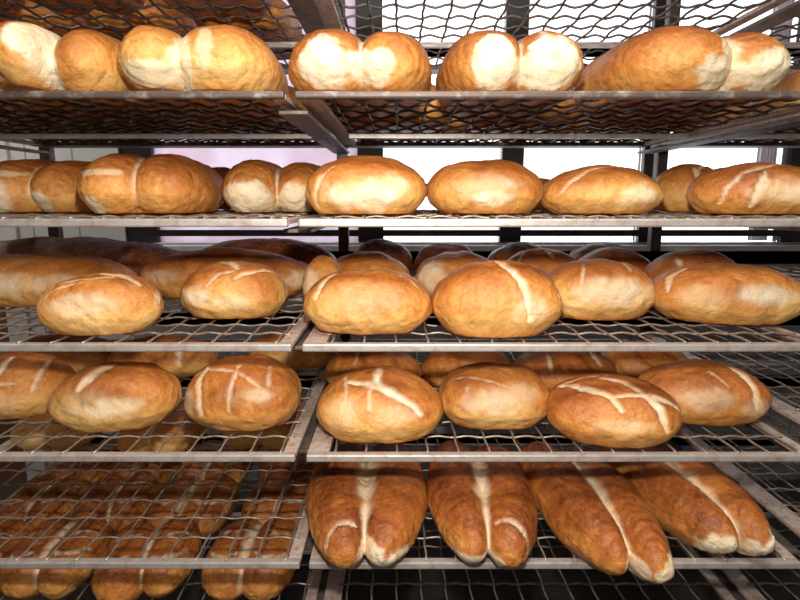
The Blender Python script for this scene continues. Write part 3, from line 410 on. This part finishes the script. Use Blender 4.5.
    {'kind': 'oval', 'shelf': 4, 'X': 0.683, 'D': 1.19, 'a': 0.135, 'b': 0.089, 'c': 0.077, 'yaw': -8, 'bias': 0.16, 'cracks': [([(0.244, -0.028), (0.445, -0.252), (0.563, -0.555), (0.58, -0.98)], 9), ([(-0.059, -0.343), (0.176, -0.613)], 3), ([(0.849, 0.165), (0.97, 0.165), (0.97, -0.521)], 6)], 'patches': [(-0.193, -0.865, 0.0685, 0.0274, 0.5), (0.647, -0.993, 0.0548, 0.0183, 0.5)], 'label': 'golden loaf with one upright white cut, rightmost on the fourth shelf', 'group': 'scored loaves on the fourth shelf, right tray', 'n': 40, 'p': 2.4},
    {'kind': 'oval', 'shelf': 4, 'X': -0.069, 'D': 1.38, 'a': 0.124, 'b': 0.093, 'c': 0.064, 'yaw': 0, 'bias': 0.18, 'cracks': [([(-0.284, -0.041), (-0.347, -0.558)], 4)], 'patches': [], 'label': 'loaf in shade behind the Y cut loaf, fourth shelf', 'group': 'second row on the fourth shelf, right tray', 'n': 30, 'p': 2.3},
    {'kind': 'oval', 'shelf': 4, 'X': 0.177, 'D': 1.4, 'a': 0.119, 'b': 0.089, 'c': 0.064, 'yaw': 0, 'bias': 0.2, 'cracks': [], 'patches': [], 'label': 'loaf in shade behind the thin creased loaf, fourth shelf', 'group': 'second row on the fourth shelf, right tray', 'n': 30, 'p': 2.3},
    {'kind': 'oval', 'shelf': 4, 'X': 0.425, 'D': 1.38, 'a': 0.133, 'b': 0.1, 'c': 0.064, 'yaw': 0, 'bias': 0.25, 'cracks': [([(-0.373, -0.104), (-0.412, -0.772)], 6), ([(0.451, 0.165), (0.569, -0.531)], 7)], 'patches': [], 'label': 'loaf with two upright cuts in shade behind the criss-crossed loaf, fourth shelf', 'group': 'second row on the fourth shelf, right tray', 'n': 30, 'p': 2.3},
    {'kind': 'oval', 'shelf': 4, 'X': 0.667, 'D': 1.45, 'a': 0.12, 'b': 0.09, 'c': 0.064, 'yaw': 0, 'bias': 0.15, 'cracks': [([(0.364, -0.216), (0.545, -0.537)], 5), ([(-0.97, 0.165), (-0.864, 0.165)], 5)], 'patches': [], 'label': 'loaf behind the rightmost upright cut loaf, fourth shelf', 'group': 'second row on the fourth shelf, right tray', 'n': 30, 'p': 2.3},
    {'kind': 'oval', 'shelf': 4, 'X': -0.879, 'D': 1.224, 'a': 0.108, 'b': 0.092, 'c': 0.081, 'yaw': 14, 'bias': 0.08, 'cracks': [([(-0.043, -0.143), (-0.152, -0.425), (-0.217, -0.683)], 9), ([(-0.804, -0.585), (-0.261, -0.682), (0.174, -0.699)], 5), ([(0.609, -0.082), (0.543, -0.549), (0.457, -0.846)], 6), ([(-0.217, -0.683), (-0.196, -1.049)], 4)], 'patches': [(-0.261, -1.002, 0.0798, 0.0281, 0.3)], 'label': 'loaf with crossed pale cuts cut off by the left photo edge, fourth shelf', 'group': 'loaves on the fourth shelf, left tray', 'n': 40, 'p': 2.3},
    {'kind': 'oval', 'shelf': 4, 'X': -0.62, 'D': 1.149, 'a': 0.132, 'b': 0.09, 'c': 0.083, 'yaw': 9, 'bias': 0.08, 'cracks': [([(0.017, -0.074), (-0.15, -0.289), (-0.35, -0.57)], 13)], 'patches': [(0.133, -0.92, 0.0752, 0.0221, 0.9), (-0.367, -0.853, 0.0663, 0.031, 0.4)], 'label': 'oval loaf with one broad slanting white cut, second from left on the fourth shelf', 'group': 'loaves on the fourth shelf, left tray', 'n': 40, 'p': 2.3},
    {'kind': 'oval', 'shelf': 4, 'X': -0.343, 'D': 1.163, 'a': 0.124, 'b': 0.097, 'c': 0.089, 'yaw': 0, 'bias': 0.1, 'cracks': [([(-0.554, -0.179), (-0.589, -0.517), (-0.5, -1.069)], 8), ([(0.018, -0.279), (-0.018, -0.623), (-0.036, -0.958)], 6), ([(-0.97, -0.288), (-0.714, -0.256), (-0.304, -0.328), (0.018, -0.395), (0.304, -0.546), (0.554, -0.711)], 4), ([(0.518, -0.146), (0.554, -0.681)], 5)], 'patches': [(-0.804, -0.901, 0.0358, 0.0313, 0.6), (0.446, -0.742, 0.0447, 0.0134, 0.8)], 'label': 'loaf scored with a grid of pale cuts, left of the tray junction, fourth shelf', 'group': 'loaves on the fourth shelf, left tray', 'n': 40, 'p': 2.5},
    {'kind': 'oval', 'shelf': 4, 'X': -0.968, 'D': 1.52, 'a': 0.162, 'b': 0.097, 'c': 0.064, 'yaw': 0, 'bias': 0.15, 'cracks': [], 'patches': [], 'label': 'loaf behind the crossed cut loaf at left, fourth shelf', 'group': 'second row on the fourth shelf, left tray', 'n': 30, 'p': 2.3},
    {'kind': 'oval', 'shelf': 4, 'X': -0.666, 'D': 1.5, 'a': 0.147, 'b': 0.088, 'c': 0.064, 'yaw': 0, 'bias': 0.1, 'cracks': [([(0.462, -0.413), (0.5, -0.948)], 8)], 'patches': [], 'label': 'loaf with a pale upright cut behind the broad cut loaf, fourth shelf', 'group': 'second row on the fourth shelf, left tray', 'n': 30, 'p': 2.3},
    {'kind': 'oval', 'shelf': 4, 'X': -0.314, 'D': 1.58, 'a': 0.131, 'b': 0.078, 'c': 0.064, 'yaw': 0, 'bias': 0.05, 'cracks': [], 'patches': [], 'label': 'pale loaf behind the grid scored loaf, fourth shelf', 'group': 'second row on the fourth shelf, left tray', 'n': 30, 'p': 2.3},
    {'kind': 'split', 'shelf': 5, 'X': -0.074, 'D': 1.153, 'a': 0.137, 'b': 0.215, 'c': 0.071, 'yaw': 1, 'bias': 0.21, 'lobes': (1, 1, 0, 0.01), 'patches': [(0.12, -0.1, 0.028, 0.03, 0.8), (-0.2, -0.55, 0.03, 0.016, 0.7), (0.45, -0.3, 0.026, 0.03, 0.8)], 'cracks': [([(-0.72, -0.96), (-0.64, -0.9), (-0.46, -0.84), (-0.15, -0.82)], 6)], 'label': 'long split loaf next to the shelf junction on the fifth shelf', 'group': 'long split loaves on the fifth shelf', 'n': 40, 'taper': 0.32, 'seam': 0.03},
    {'kind': 'split', 'shelf': 5, 'X': 0.183, 'D': 1.157, 'a': 0.121, 'b': 0.215, 'c': 0.071, 'yaw': -2, 'bias': 0.24, 'lobes': (0.98, 1.0, 0.01, -0.01), 'patches': [(-0.36, -0.3, 0.04, 0.022, 0.8), (0.0, -0.35, 0.022, 0.03, 0.8)], 'cracks': [([(0.78, -0.94), (0.62, -0.88), (0.4, -0.83), (0.12, -0.8)], 6)], 'label': 'long split loaf with ragged white left tip, second from the fifth shelf junction', 'group': 'long split loaves on the fifth shelf', 'n': 40, 'taper': 0.3, 'seam': 0.026},
    {'kind': 'split', 'shelf': 5, 'X': 0.42, 'D': 1.139, 'a': 0.116, 'b': 0.225, 'c': 0.071, 'yaw': 5, 'bias': 0.26, 'lobes': (1, 0.95, 0.02, -0.03), 'patches': [(0.42, -0.1, 0.026, 0.032, 1.0), (-0.05, -0.2, 0.022, 0.03, 0.7)], 'cracks': [], 'label': 'long split loaf whose round white tip juts over the fifth shelf bar', 'group': 'long split loaves on the fifth shelf', 'n': 40, 'taper': 0.3, 'seam': 0.024},
    {'kind': 'split', 'shelf': 5, 'X': 0.646, 'D': 1.175, 'a': 0.108, 'b': 0.2, 'c': 0.071, 'yaw': 12, 'bias': 0.16, 'lobes': (1, 1.05, 0.03, 0), 'patches': [(0.45, -0.15, 0.034, 0.034, 1.0), (-0.42, -0.2, 0.028, 0.03, 1.0), (0.05, -0.3, 0.018, 0.03, 0.7)], 'cracks': [], 'label': 'long split loaf with two white tips, rightmost on the fifth shelf', 'group': 'long split loaves on the fifth shelf', 'n': 40, 'taper': 0.24, 'seam': 0.024},
    {'kind': 'split', 'shelf': 5, 'X': -1.02, 'D': 1.6, 'a': 0.12, 'b': 0.14, 'c': 0.062, 'yaw': 0, 'bias': -0.1, 'lobes': (1, 1, 0, 0), 'patches': [], 'cracks': [], 'label': 'pale loaf under the wire of the fourth shelf, far left', 'group': 'loaves at the back of the fifth shelf, left tray', 'n': 24, 'taper': 0.0, 'seam': 0.012},
    {'kind': 'split', 'shelf': 5, 'X': -0.7, 'D': 1.56, 'a': 0.11, 'b': 0.14, 'c': 0.062, 'yaw': 0, 'bias': 0.1, 'lobes': (1, 1, 0, 0), 'patches': [], 'cracks': [], 'label': 'golden loaf under the wire of the fourth shelf, below the broad cut loaf', 'group': 'loaves at the back of the fifth shelf, left tray', 'n': 24, 'taper': 0.0, 'seam': 0.012},
    {'kind': 'split', 'shelf': 5, 'X': -0.41, 'D': 1.61, 'a': 0.12, 'b': 0.14, 'c': 0.062, 'yaw': 0, 'bias': -0.1, 'lobes': (1, 1, 0, 0), 'patches': [], 'cracks': [], 'label': 'pale loaf under the wire of the fourth shelf, below the grid scored loaf', 'group': 'loaves at the back of the fifth shelf, left tray', 'n': 24, 'taper': 0.0, 'seam': 0.012},
    {'kind': 'split', 'shelf': 6, 'X': -1.08, 'D': 1.255, 'a': 0.103, 'b': 0.12, 'c': 0.068, 'yaw': -6, 'bias': 0.18, 'lobes': (1, 1.05, 0, 0.01), 'patches': [], 'cracks': [([(-0.95, -0.25), (-0.78, -0.55), (-0.5, -0.66), (-0.2, -0.5)], 5), ([(0.2, -0.45), (0.5, -0.62), (0.8, -0.5), (0.95, -0.2)], 5), ([(-0.85, 0.25), (-0.5, 0.05), (-0.15, 0.2)], 4), ([(0.15, 0.25), (0.5, 0.1), (0.85, 0.3)], 4)], 'label': 'browned twin lobed roll on the lowest shelf, front row, far left', 'group': 'twin lobed rolls on the lowest shelf', 'n': 36, 'taper': 0.0, 'seam': 0.018},
    {'kind': 'split', 'shelf': 6, 'X': -0.87, 'D': 1.262, 'a': 0.103, 'b': 0.12, 'c': 0.068, 'yaw': 4, 'bias': 0.18, 'lobes': (1.05, 0.95, 0.01, 0), 'patches': [], 'cracks': [([(-0.95, -0.25), (-0.78, -0.55), (-0.5, -0.66), (-0.2, -0.5)], 5), ([(0.2, -0.45), (0.5, -0.62), (0.8, -0.5), (0.95, -0.2)], 5), ([(-0.85, 0.25), (-0.5, 0.05), (-0.15, 0.2)], 4), ([(0.15, 0.25), (0.5, 0.1), (0.85, 0.3)], 4)], 'label': 'browned twin lobed roll on the lowest shelf, front row, second from left', 'group': 'twin lobed rolls on the lowest shelf', 'n': 36, 'taper': 0.0, 'seam': 0.018},
    {'kind': 'split', 'shelf': 6, 'X': -0.635, 'D': 1.25, 'a': 0.113, 'b': 0.12, 'c': 0.068, 'yaw': 8, 'bias': 0.18, 'lobes': (1, 0.9, 0, 0.02), 'patches': [], 'cracks': [([(-0.95, -0.25), (-0.78, -0.55), (-0.5, -0.66), (-0.2, -0.5)], 5), ([(0.2, -0.45), (0.5, -0.62), (0.8, -0.5), (0.95, -0.2)], 5), ([(-0.85, 0.25), (-0.5, 0.05), (-0.15, 0.2)], 4), ([(0.15, 0.25), (0.5, 0.1), (0.85, 0.3)], 4)], 'label': 'browned twin lobed roll on the lowest shelf, front row, third from left', 'group': 'twin lobed rolls on the lowest shelf', 'n': 36, 'taper': 0.0, 'seam': 0.018},
    {'kind': 'split', 'shelf': 6, 'X': -0.37, 'D': 1.258, 'a': 0.113, 'b': 0.12, 'c': 0.068, 'yaw': -3, 'bias': 0.18, 'lobes': (1, 1.05, 0, 0.01), 'patches': [], 'cracks': [([(-0.95, -0.25), (-0.78, -0.55), (-0.5, -0.66), (-0.2, -0.5)], 5), ([(0.2, -0.45), (0.5, -0.62), (0.8, -0.5), (0.95, -0.2)], 5), ([(-0.85, 0.25), (-0.5, 0.05), (-0.15, 0.2)], 4), ([(0.15, 0.25), (0.5, 0.1), (0.85, 0.3)], 4)], 'label': 'browned twin lobed roll on the lowest shelf, front row, beside the shelf junction', 'group': 'twin lobed rolls on the lowest shelf', 'n': 36, 'taper': 0.0, 'seam': 0.018},
    {'kind': 'split', 'shelf': 6, 'X': -1.055, 'D': 1.5, 'a': 0.103, 'b': 0.12, 'c': 0.068, 'yaw': 4, 'bias': 0.18, 'lobes': (1.05, 0.95, 0.01, 0), 'patches': [], 'cracks': [([(-0.95, -0.25), (-0.78, -0.55), (-0.5, -0.66), (-0.2, -0.5)], 5), ([(0.2, -0.45), (0.5, -0.62), (0.8, -0.5), (0.95, -0.2)], 5), ([(-0.85, 0.25), (-0.5, 0.05), (-0.15, 0.2)], 4), ([(0.15, 0.25), (0.5, 0.1), (0.85, 0.3)], 4)], 'label': 'browned twin lobed roll on the lowest shelf, middle row, far left', 'group': 'twin lobed rolls on the lowest shelf', 'n': 36, 'taper': 0.0, 'seam': 0.018},
    {'kind': 'split', 'shelf': 6, 'X': -0.845, 'D': 1.507, 'a': 0.103, 'b': 0.12, 'c': 0.068, 'yaw': 8, 'bias': 0.18, 'lobes': (1, 0.9, 0, 0.02), 'patches': [], 'cracks': [([(-0.95, -0.25), (-0.78, -0.55), (-0.5, -0.66), (-0.2, -0.5)], 5), ([(0.2, -0.45), (0.5, -0.62), (0.8, -0.5), (0.95, -0.2)], 5), ([(-0.85, 0.25), (-0.5, 0.05), (-0.15, 0.2)], 4), ([(0.15, 0.25), (0.5, 0.1), (0.85, 0.3)], 4)], 'label': 'browned twin lobed roll on the lowest shelf, middle row, second from left', 'group': 'twin lobed rolls on the lowest shelf', 'n': 36, 'taper': 0.0, 'seam': 0.018},
    {'kind': 'split', 'shelf': 6, 'X': -0.61, 'D': 1.495, 'a': 0.113, 'b': 0.12, 'c': 0.068, 'yaw': -3, 'bias': 0.18, 'lobes': (1, 1.05, 0, 0.01), 'patches': [], 'cracks': [([(-0.95, -0.25), (-0.78, -0.55), (-0.5, -0.66), (-0.2, -0.5)], 5), ([(0.2, -0.45), (0.5, -0.62), (0.8, -0.5), (0.95, -0.2)], 5), ([(-0.85, 0.25), (-0.5, 0.05), (-0.15, 0.2)], 4), ([(0.15, 0.25), (0.5, 0.1), (0.85, 0.3)], 4)], 'label': 'browned twin lobed roll on the lowest shelf, middle row, third from left', 'group': 'twin lobed rolls on the lowest shelf', 'n': 36, 'taper': 0.0, 'seam': 0.018},
    {'kind': 'split', 'shelf': 6, 'X': -0.345, 'D': 1.503, 'a': 0.113, 'b': 0.12, 'c': 0.068, 'yaw': -6, 'bias': 0.18, 'lobes': (1.05, 0.95, 0.01, 0), 'patches': [], 'cracks': [([(-0.95, -0.25), (-0.78, -0.55), (-0.5, -0.66), (-0.2, -0.5)], 5), ([(0.2, -0.45), (0.5, -0.62), (0.8, -0.5), (0.95, -0.2)], 5), ([(-0.85, 0.25), (-0.5, 0.05), (-0.15, 0.2)], 4), ([(0.15, 0.25), (0.5, 0.1), (0.85, 0.3)], 4)], 'label': 'browned twin lobed roll on the lowest shelf, middle row, beside the shelf junction', 'group': 'twin lobed rolls on the lowest shelf', 'n': 36, 'taper': 0.0, 'seam': 0.018},
    {'kind': 'split', 'shelf': 6, 'X': -1.07, 'D': 1.745, 'a': 0.103, 'b': 0.12, 'c': 0.068, 'yaw': 8, 'bias': 0.18, 'lobes': (1, 0.9, 0, 0.02), 'patches': [], 'cracks': [([(-0.95, -0.25), (-0.78, -0.55), (-0.5, -0.66), (-0.2, -0.5)], 5), ([(0.2, -0.45), (0.5, -0.62), (0.8, -0.5), (0.95, -0.2)], 5), ([(-0.85, 0.25), (-0.5, 0.05), (-0.15, 0.2)], 4), ([(0.15, 0.25), (0.5, 0.1), (0.85, 0.3)], 4)], 'label': 'browned twin lobed roll on the lowest shelf, back row, far left', 'group': 'twin lobed rolls on the lowest shelf', 'n': 36, 'taper': 0.0, 'seam': 0.018},
    {'kind': 'split', 'shelf': 6, 'X': -0.86, 'D': 1.752, 'a': 0.103, 'b': 0.12, 'c': 0.068, 'yaw': -3, 'bias': 0.18, 'lobes': (1, 1.05, 0, 0.01), 'patches': [], 'cracks': [([(-0.95, -0.25), (-0.78, -0.55), (-0.5, -0.66), (-0.2, -0.5)], 5), ([(0.2, -0.45), (0.5, -0.62), (0.8, -0.5), (0.95, -0.2)], 5), ([(-0.85, 0.25), (-0.5, 0.05), (-0.15, 0.2)], 4), ([(0.15, 0.25), (0.5, 0.1), (0.85, 0.3)], 4)], 'label': 'browned twin lobed roll on the lowest shelf, back row, second from left', 'group': 'twin lobed rolls on the lowest shelf', 'n': 36, 'taper': 0.0, 'seam': 0.018},
    {'kind': 'split', 'shelf': 6, 'X': -0.625, 'D': 1.74, 'a': 0.113, 'b': 0.12, 'c': 0.068, 'yaw': -6, 'bias': 0.18, 'lobes': (1.05, 0.95, 0.01, 0), 'patches': [], 'cracks': [([(-0.95, -0.25), (-0.78, -0.55), (-0.5, -0.66), (-0.2, -0.5)], 5), ([(0.2, -0.45), (0.5, -0.62), (0.8, -0.5), (0.95, -0.2)], 5), ([(-0.85, 0.25), (-0.5, 0.05), (-0.15, 0.2)], 4), ([(0.15, 0.25), (0.5, 0.1), (0.85, 0.3)], 4)], 'label': 'browned twin lobed roll on the lowest shelf, back row, third from left', 'group': 'twin lobed rolls on the lowest shelf', 'n': 36, 'taper': 0.0, 'seam': 0.018},
    {'kind': 'split', 'shelf': 6, 'X': -0.36, 'D': 1.748, 'a': 0.113, 'b': 0.12, 'c': 0.068, 'yaw': 4, 'bias': 0.18, 'lobes': (1, 0.9, 0, 0.02), 'patches': [], 'cracks': [([(-0.95, -0.25), (-0.78, -0.55), (-0.5, -0.66), (-0.2, -0.5)], 5), ([(0.2, -0.45), (0.5, -0.62), (0.8, -0.5), (0.95, -0.2)], 5), ([(-0.85, 0.25), (-0.5, 0.05), (-0.15, 0.2)], 4), ([(0.15, 0.25), (0.5, 0.1), (0.85, 0.3)], 4)], 'label': 'browned twin lobed roll on the lowest shelf, back row, beside the shelf junction', 'group': 'twin lobed rolls on the lowest shelf', 'n': 36, 'taper': 0.0, 'seam': 0.018},
]

for i, d in enumerate(LOAVES):
    d['name'] = {'oval': 'bread_loaf', 'split': 'split_bread_loaf'}[d['kind']]
    if d['shelf'] == 6: d['name'] = 'bread_roll'
    loaf(d, 101 + 37 * i)

# ------------------------------------------------------------------ wire trays
def make_tray(bar, wire, amp, r, zb):
    root = empty('wire_tray', (0, 0, 0)); W = TW / 2
    D = TD1 - TD0
    MB().box(-W, W, -.008, .010, zb, -.0005, .003).build('front_bar', M[bar], root)
    bw = .075 if bar == 'darkbar' else .012
    MB().box(-W, W, D - bw, D + .006, zb, -.0005, .003).build('back_bar', M[bar], root)
    MB().box(-W, -W + .042, .0105, D - bw - .0005, -.011, -.0022, .001).build('side_bar', M['side'], root)
    MB().box(W - .026, W, .0105, D - bw - .0005, -.011, -.0022, .001).build('side_bar', M['side'], root)
    MB().box(-W + .043, W - .027, .545, .560, -.020, -.0075, .001).build('cross_brace', M['bar'], root)
    wm = MB(); nx, ny = 15, 12; dx = (TW - .07) / nx; dy = D / ny
    x0 = -W + .042
    for j in range(1, ny):
        y = j * dy; k = nx * 6
        wm.tube([(x0 - .012 + (TW - .044) * i / k, y + RS.uniform(-.0004, .0004), amp * math.sin(2 * math.pi * ((TW - .044) * i / k) / dx + (math.pi if j % 2 else 0))) for i in range(k + 1)], r, 5)
    for i in range(nx + 1):
        x = x0 + .012 + i * dx * .985; k = ny * 4
        wm.tube([(x + .0012 * math.sin(2 * math.pi * t / 4), -.002 + (D - .002) * t / k, amp * .8 * math.sin(math.pi * ((D - .004) * t / k) / dy + (0 if i % 2 else math.pi) )) for t in range(k + 1)], r, 5)
    wm.build('wire_mesh', M[wire], root, True)
    return root
shelfname = ['overhead shelf', 'top shelf', 'second shelf', 'middle shelf', 'fourth shelf', 'fifth shelf', 'lowest shelf']
what = {(0, 0): 'seen from below, brown loaves on it', (0, 1): 'empty, seen from below against the window', (0, 2): 'empty, at the upper right photo corner',
        (1, 0): 'carrying pale golden split loaves', (1, 1): 'carrying white ended twin lobed loaves', (1, 2): 'under the loaf at the right photo edge',
        (2, 0): 'carrying brown split loaves', (2, 1): 'carrying domed oval loaves', (2, 2): 'at the right photo edge',
        (3, 0): 'with a pointed loaf and long loaves behind', (3, 1): 'with three rows of oval loaves', (3, 2): 'empty, behind the white scuffed loaf',
        (4, 0): 'with a grid scored loaf', (4, 1): 'with scored loaves, one criss-crossed', (4, 2): 'empty, right of the scored loaves',
        (5, 0): 'bare in front, rolls showing through', (5, 1): 'carrying four long split loaves', (5, 2): 'empty, right of the long split loaves',
        (6, 0): 'covered with twin lobed rolls', (6, 1): 'empty, at the bottom photo edge', (6, 2): 'empty, at the lower right photo corner'}
side = ['left', 'right', 'far right']
proto = make_tray('bar', 'wire', .0019, .0025, -.0155)
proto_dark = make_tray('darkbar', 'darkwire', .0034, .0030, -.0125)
lift = {(3, 2): .04, (4, 2): .03, (5, 2): .03}
for s in range(7):
    for cidx in range(3):
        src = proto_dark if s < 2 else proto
        if (s, cidx) in ((0, 0), (2, 0)): t = src
        else:
            t = src.copy(); C.objects.link(t)
            for ch in list(src.children):
                k = ch.copy(); C.objects.link(k); k.parent = t
        t.location = (COLX[cidx] + RS.uniform(-.002, .002), TD0, SURF[s] + lift.get((s, cidx), 0))
        tag(t, '%s tray on the %s, %s' % (side[cidx], shelfname[s], what[(s, cidx)]), 'tray', 'wire trays of the bread rack')

# ------------------------------------------------------------------ rack
rack = tag(empty('bread_rack', (0, 1.92, 0)), 'tall dark steel bread rack with rear posts holding all the wire trays', 'rack')
PX = [-1.206, -.197, .828, 1.85]; POST = [-1.206, -.197, .893, 1.885]
for i, x in enumerate(POST):
    MB().box(x - .018, x + .018, .002, .034, 0, 2.2, .003).build('post', M['post'], rack)
for s in range(7):
    for i, x in enumerate(PX):
        w0 = .027 if 0 < i < 3 else .02
        z = SURF[s] - .0225
        MB().box(x - w0, x + w0, -.86, -.0035, z - .007, z, .001).build('rail', M['rail'], rack)
for s in range(7):
    MB().box(-1.22, 1.90, -.003, .0015, SURF[s] + .045, SURF[s] + .09, .001).build('back_stop', M['post'], rack)
MB().box(-1.19, 1.83, .006, .030, .10, .14, .003).build('floor_beam', M['post'], rack)
for s in range(7):
    MB().box(-1.22, 1.90, -.003, .0015, SURF[s] + .045, SURF[s] + .09, .001).build('back_stop', M['post'], rack)
MB().box(-1.19, 1.83, .006, .030, 2.12, 2.16, .003).build('head_beam', M['post'], rack)

# ------------------------------------------------------------------ room
WY = 2.42; X0, X1, Y0, H = -3.0, 3.4, -1.9, 2.75
wx0, wx1, wz0, wz1 = -1.20, 2.75, 1.112, 2.50
struct(MB().box(X0, X1, Y0, WY + .12, -.1, 0).build('floor', M['floor']))
struct(MB().box(X0, X1, Y0, WY, H, H + .1).build('ceiling', M['wall']))
struct(MB().box(X0 - .1, X0, Y0, WY, 0, H).build('wall_left', M['wall']))
struct(MB().box(X1, X1 + .1, Y0, WY, 0, H).build('wall_right', M['wall']))
struct(MB().box(X0, X1, Y0 - .1, Y0, 0, H).build('wall_front', M['wall']))
wb = MB().box(wx0, wx1, WY, WY + .12, 0, wz0).box(wx0, wx1, WY, WY + .12, wz1, H).box(wx1, X1, WY, WY + .12, 0, H)
struct(wb.build('wall_back', M['greytile']))
struct(MB().box(X0, -2.55, WY, WY + .12, 0, H).box(-1.76, wx0, WY, WY + .12, 0, H).box(-2.55, -1.76, WY, WY + .12, 2.15, H).build('wall_back_tiled', M['tile']))
door = struct(MB().box(-2.55, -1.76, WY + .02, WY + .06, 0, 2.15).build('door_1', M['door']))
MB().box(-1.756, -1.665, WY - .02, WY - .001, 0, 2.2, .003).box(-2.64, -2.555, WY - .02, WY - .001, 0, 2.2, .003).build('door_frame', M['white'], door)
win = struct(empty('window_1', ((wx0 + wx1) / 2, WY, wz0)))
win.empty_display_size = .1
def wpart(mb, name, m):
    for i, v in enumerate(mb.v): mb.v[i] = (v[0] - win.location.x, v[1] - WY, v[2] - wz0)
    return mb.build(name, m, win)
MUL = [-.128, .485, 1.095, 1.725, 2.35]
wpart(MB().box(wx0, wx1, WY + .01, WY + .07, wz0, wz0 + .008, .003), 'window_frame', M['white'])
wpart(MB().box(wx0 + .136, wx1 - .061, WY + .002, WY + .0075, 1.148, 1.176, .002), 'window_rail', M['frame'])
wpart(MB().box(wx0, wx1, WY + .01, WY + .07, wz1 - .04, wz1, .003), 'window_frame', M['frame'])
wpart(MB().box(wx0, wx0 + .135, WY + .008, WY + .072, wz0 + .009, wz1 - .041, .003), 'window_frame', M['frame'])
wpart(MB().box(wx1 - .06, wx1, WY + .008, WY + .072, wz0 + .009, wz1 - .041, .003), 'window_frame', M['frame'])
for x in MUL:
    w = .055 if x < 0 else .047
    wpart(MB().box(x - w, x + w, WY + .008, WY + .072, wz0 + .009, wz1 - .041, .003), 'mullion', M['frame'])
ed = [wx0 + .135] + MUL + [wx1 - .06]
for i in range(len(ed) - 1):
    a = ed[i] + (.0005 if i == 0 else (.056 if ed[i] < 0 else .048)); b = ed[i + 1] - (.056 if ed[i + 1] < 0 else .048)
    wpart(MB().box(a, b, WY + .036, WY + .042, wz0 + .009, wz1 - .041), 'window_pane', M['frosted'] if i == 0 else M['glass'])
wpart(MB().box(wx0, wx1, WY - .04, WY + .005, wz0 - .032, wz0 - .001, .004), 'window_sill', M['sill'])
cur = MB()
pts = [(1.58 + .085 * i / 24, WY + .085 + .008 * math.sin(i * 1.6)) for i in range(25)]
o = len(cur.v)
for off in (0, .004):
    for x, y in pts: cur.v += [(x, y + off, wz0 + .012), (x, y + off, wz1 - .05)]
n = len(pts)
for k in range(2):
    for i in range(n - 1): q = o + k * 2 * n + 2 * i; cur.f.append((q, q + 2, q + 3, q + 1))
wpart(cur, 'curtain', M['blind'])

# ------------------------------------------------------------------ light and camera
w = bpy.data.worlds.new('overcast'); bpy.context.scene.world = w; w.use_nodes = True
bg = w.node_tree.nodes['Background']; bg.inputs[0].default_value = (.95, .96, 1, 1); bg.inputs[1].default_value = 2.2
def area(name, loc, aim, size, power, col, sy=None):
    l = bpy.data.lights.new(name, 'AREA'); l.energy = power; l.color = col; l.size = size
    if sy: l.shape = 'RECTANGLE'; l.size_y = sy
    o = bpy.data.objects.new(name, l); C.objects.link(o); o.location = loc
    from mathutils import Vector
    o.rotation_euler = (Vector(aim) - Vector(loc)).to_track_quat('-Z', 'Y').to_euler(); return o
area('camera_flash', (0.0, .09, EYE + .175), (0, 1.3, EYE - .30), .05, 14.5, (1, .93, .84))
area('ceiling_fill', (-1.75, 1.75, H - .06), (-1.75, 2.2, 1.2), .8, 16, (1, .96, .9), .3)  # unseen fill light, added to brighten the white tile at the back left
area('ceiling_fill', (0.2, .1, H - .06), (0.2, .5, 1.2), 1.6, 30, (1, .95, .88), .5)  # unseen overhead fill, added for soft light beside the flash
cam = bpy.data.cameras.new('camera'); co = bpy.data.objects.new('camera', cam); C.objects.link(co)
co.location = (0, 0, EYE); co.rotation_euler = (math.radians(90 - 10.2), 0, 0)
cam.sensor_width = 36; cam.lens = 550 / 800 * 36; cam.clip_start = .02
bpy.context.scene.camera = co
v = bpy.context.scene.view_settings; v.view_transform = 'Standard'; v.look = 'None'; v.gamma = 1; v.exposure = .12; v.use_curve_mapping = False
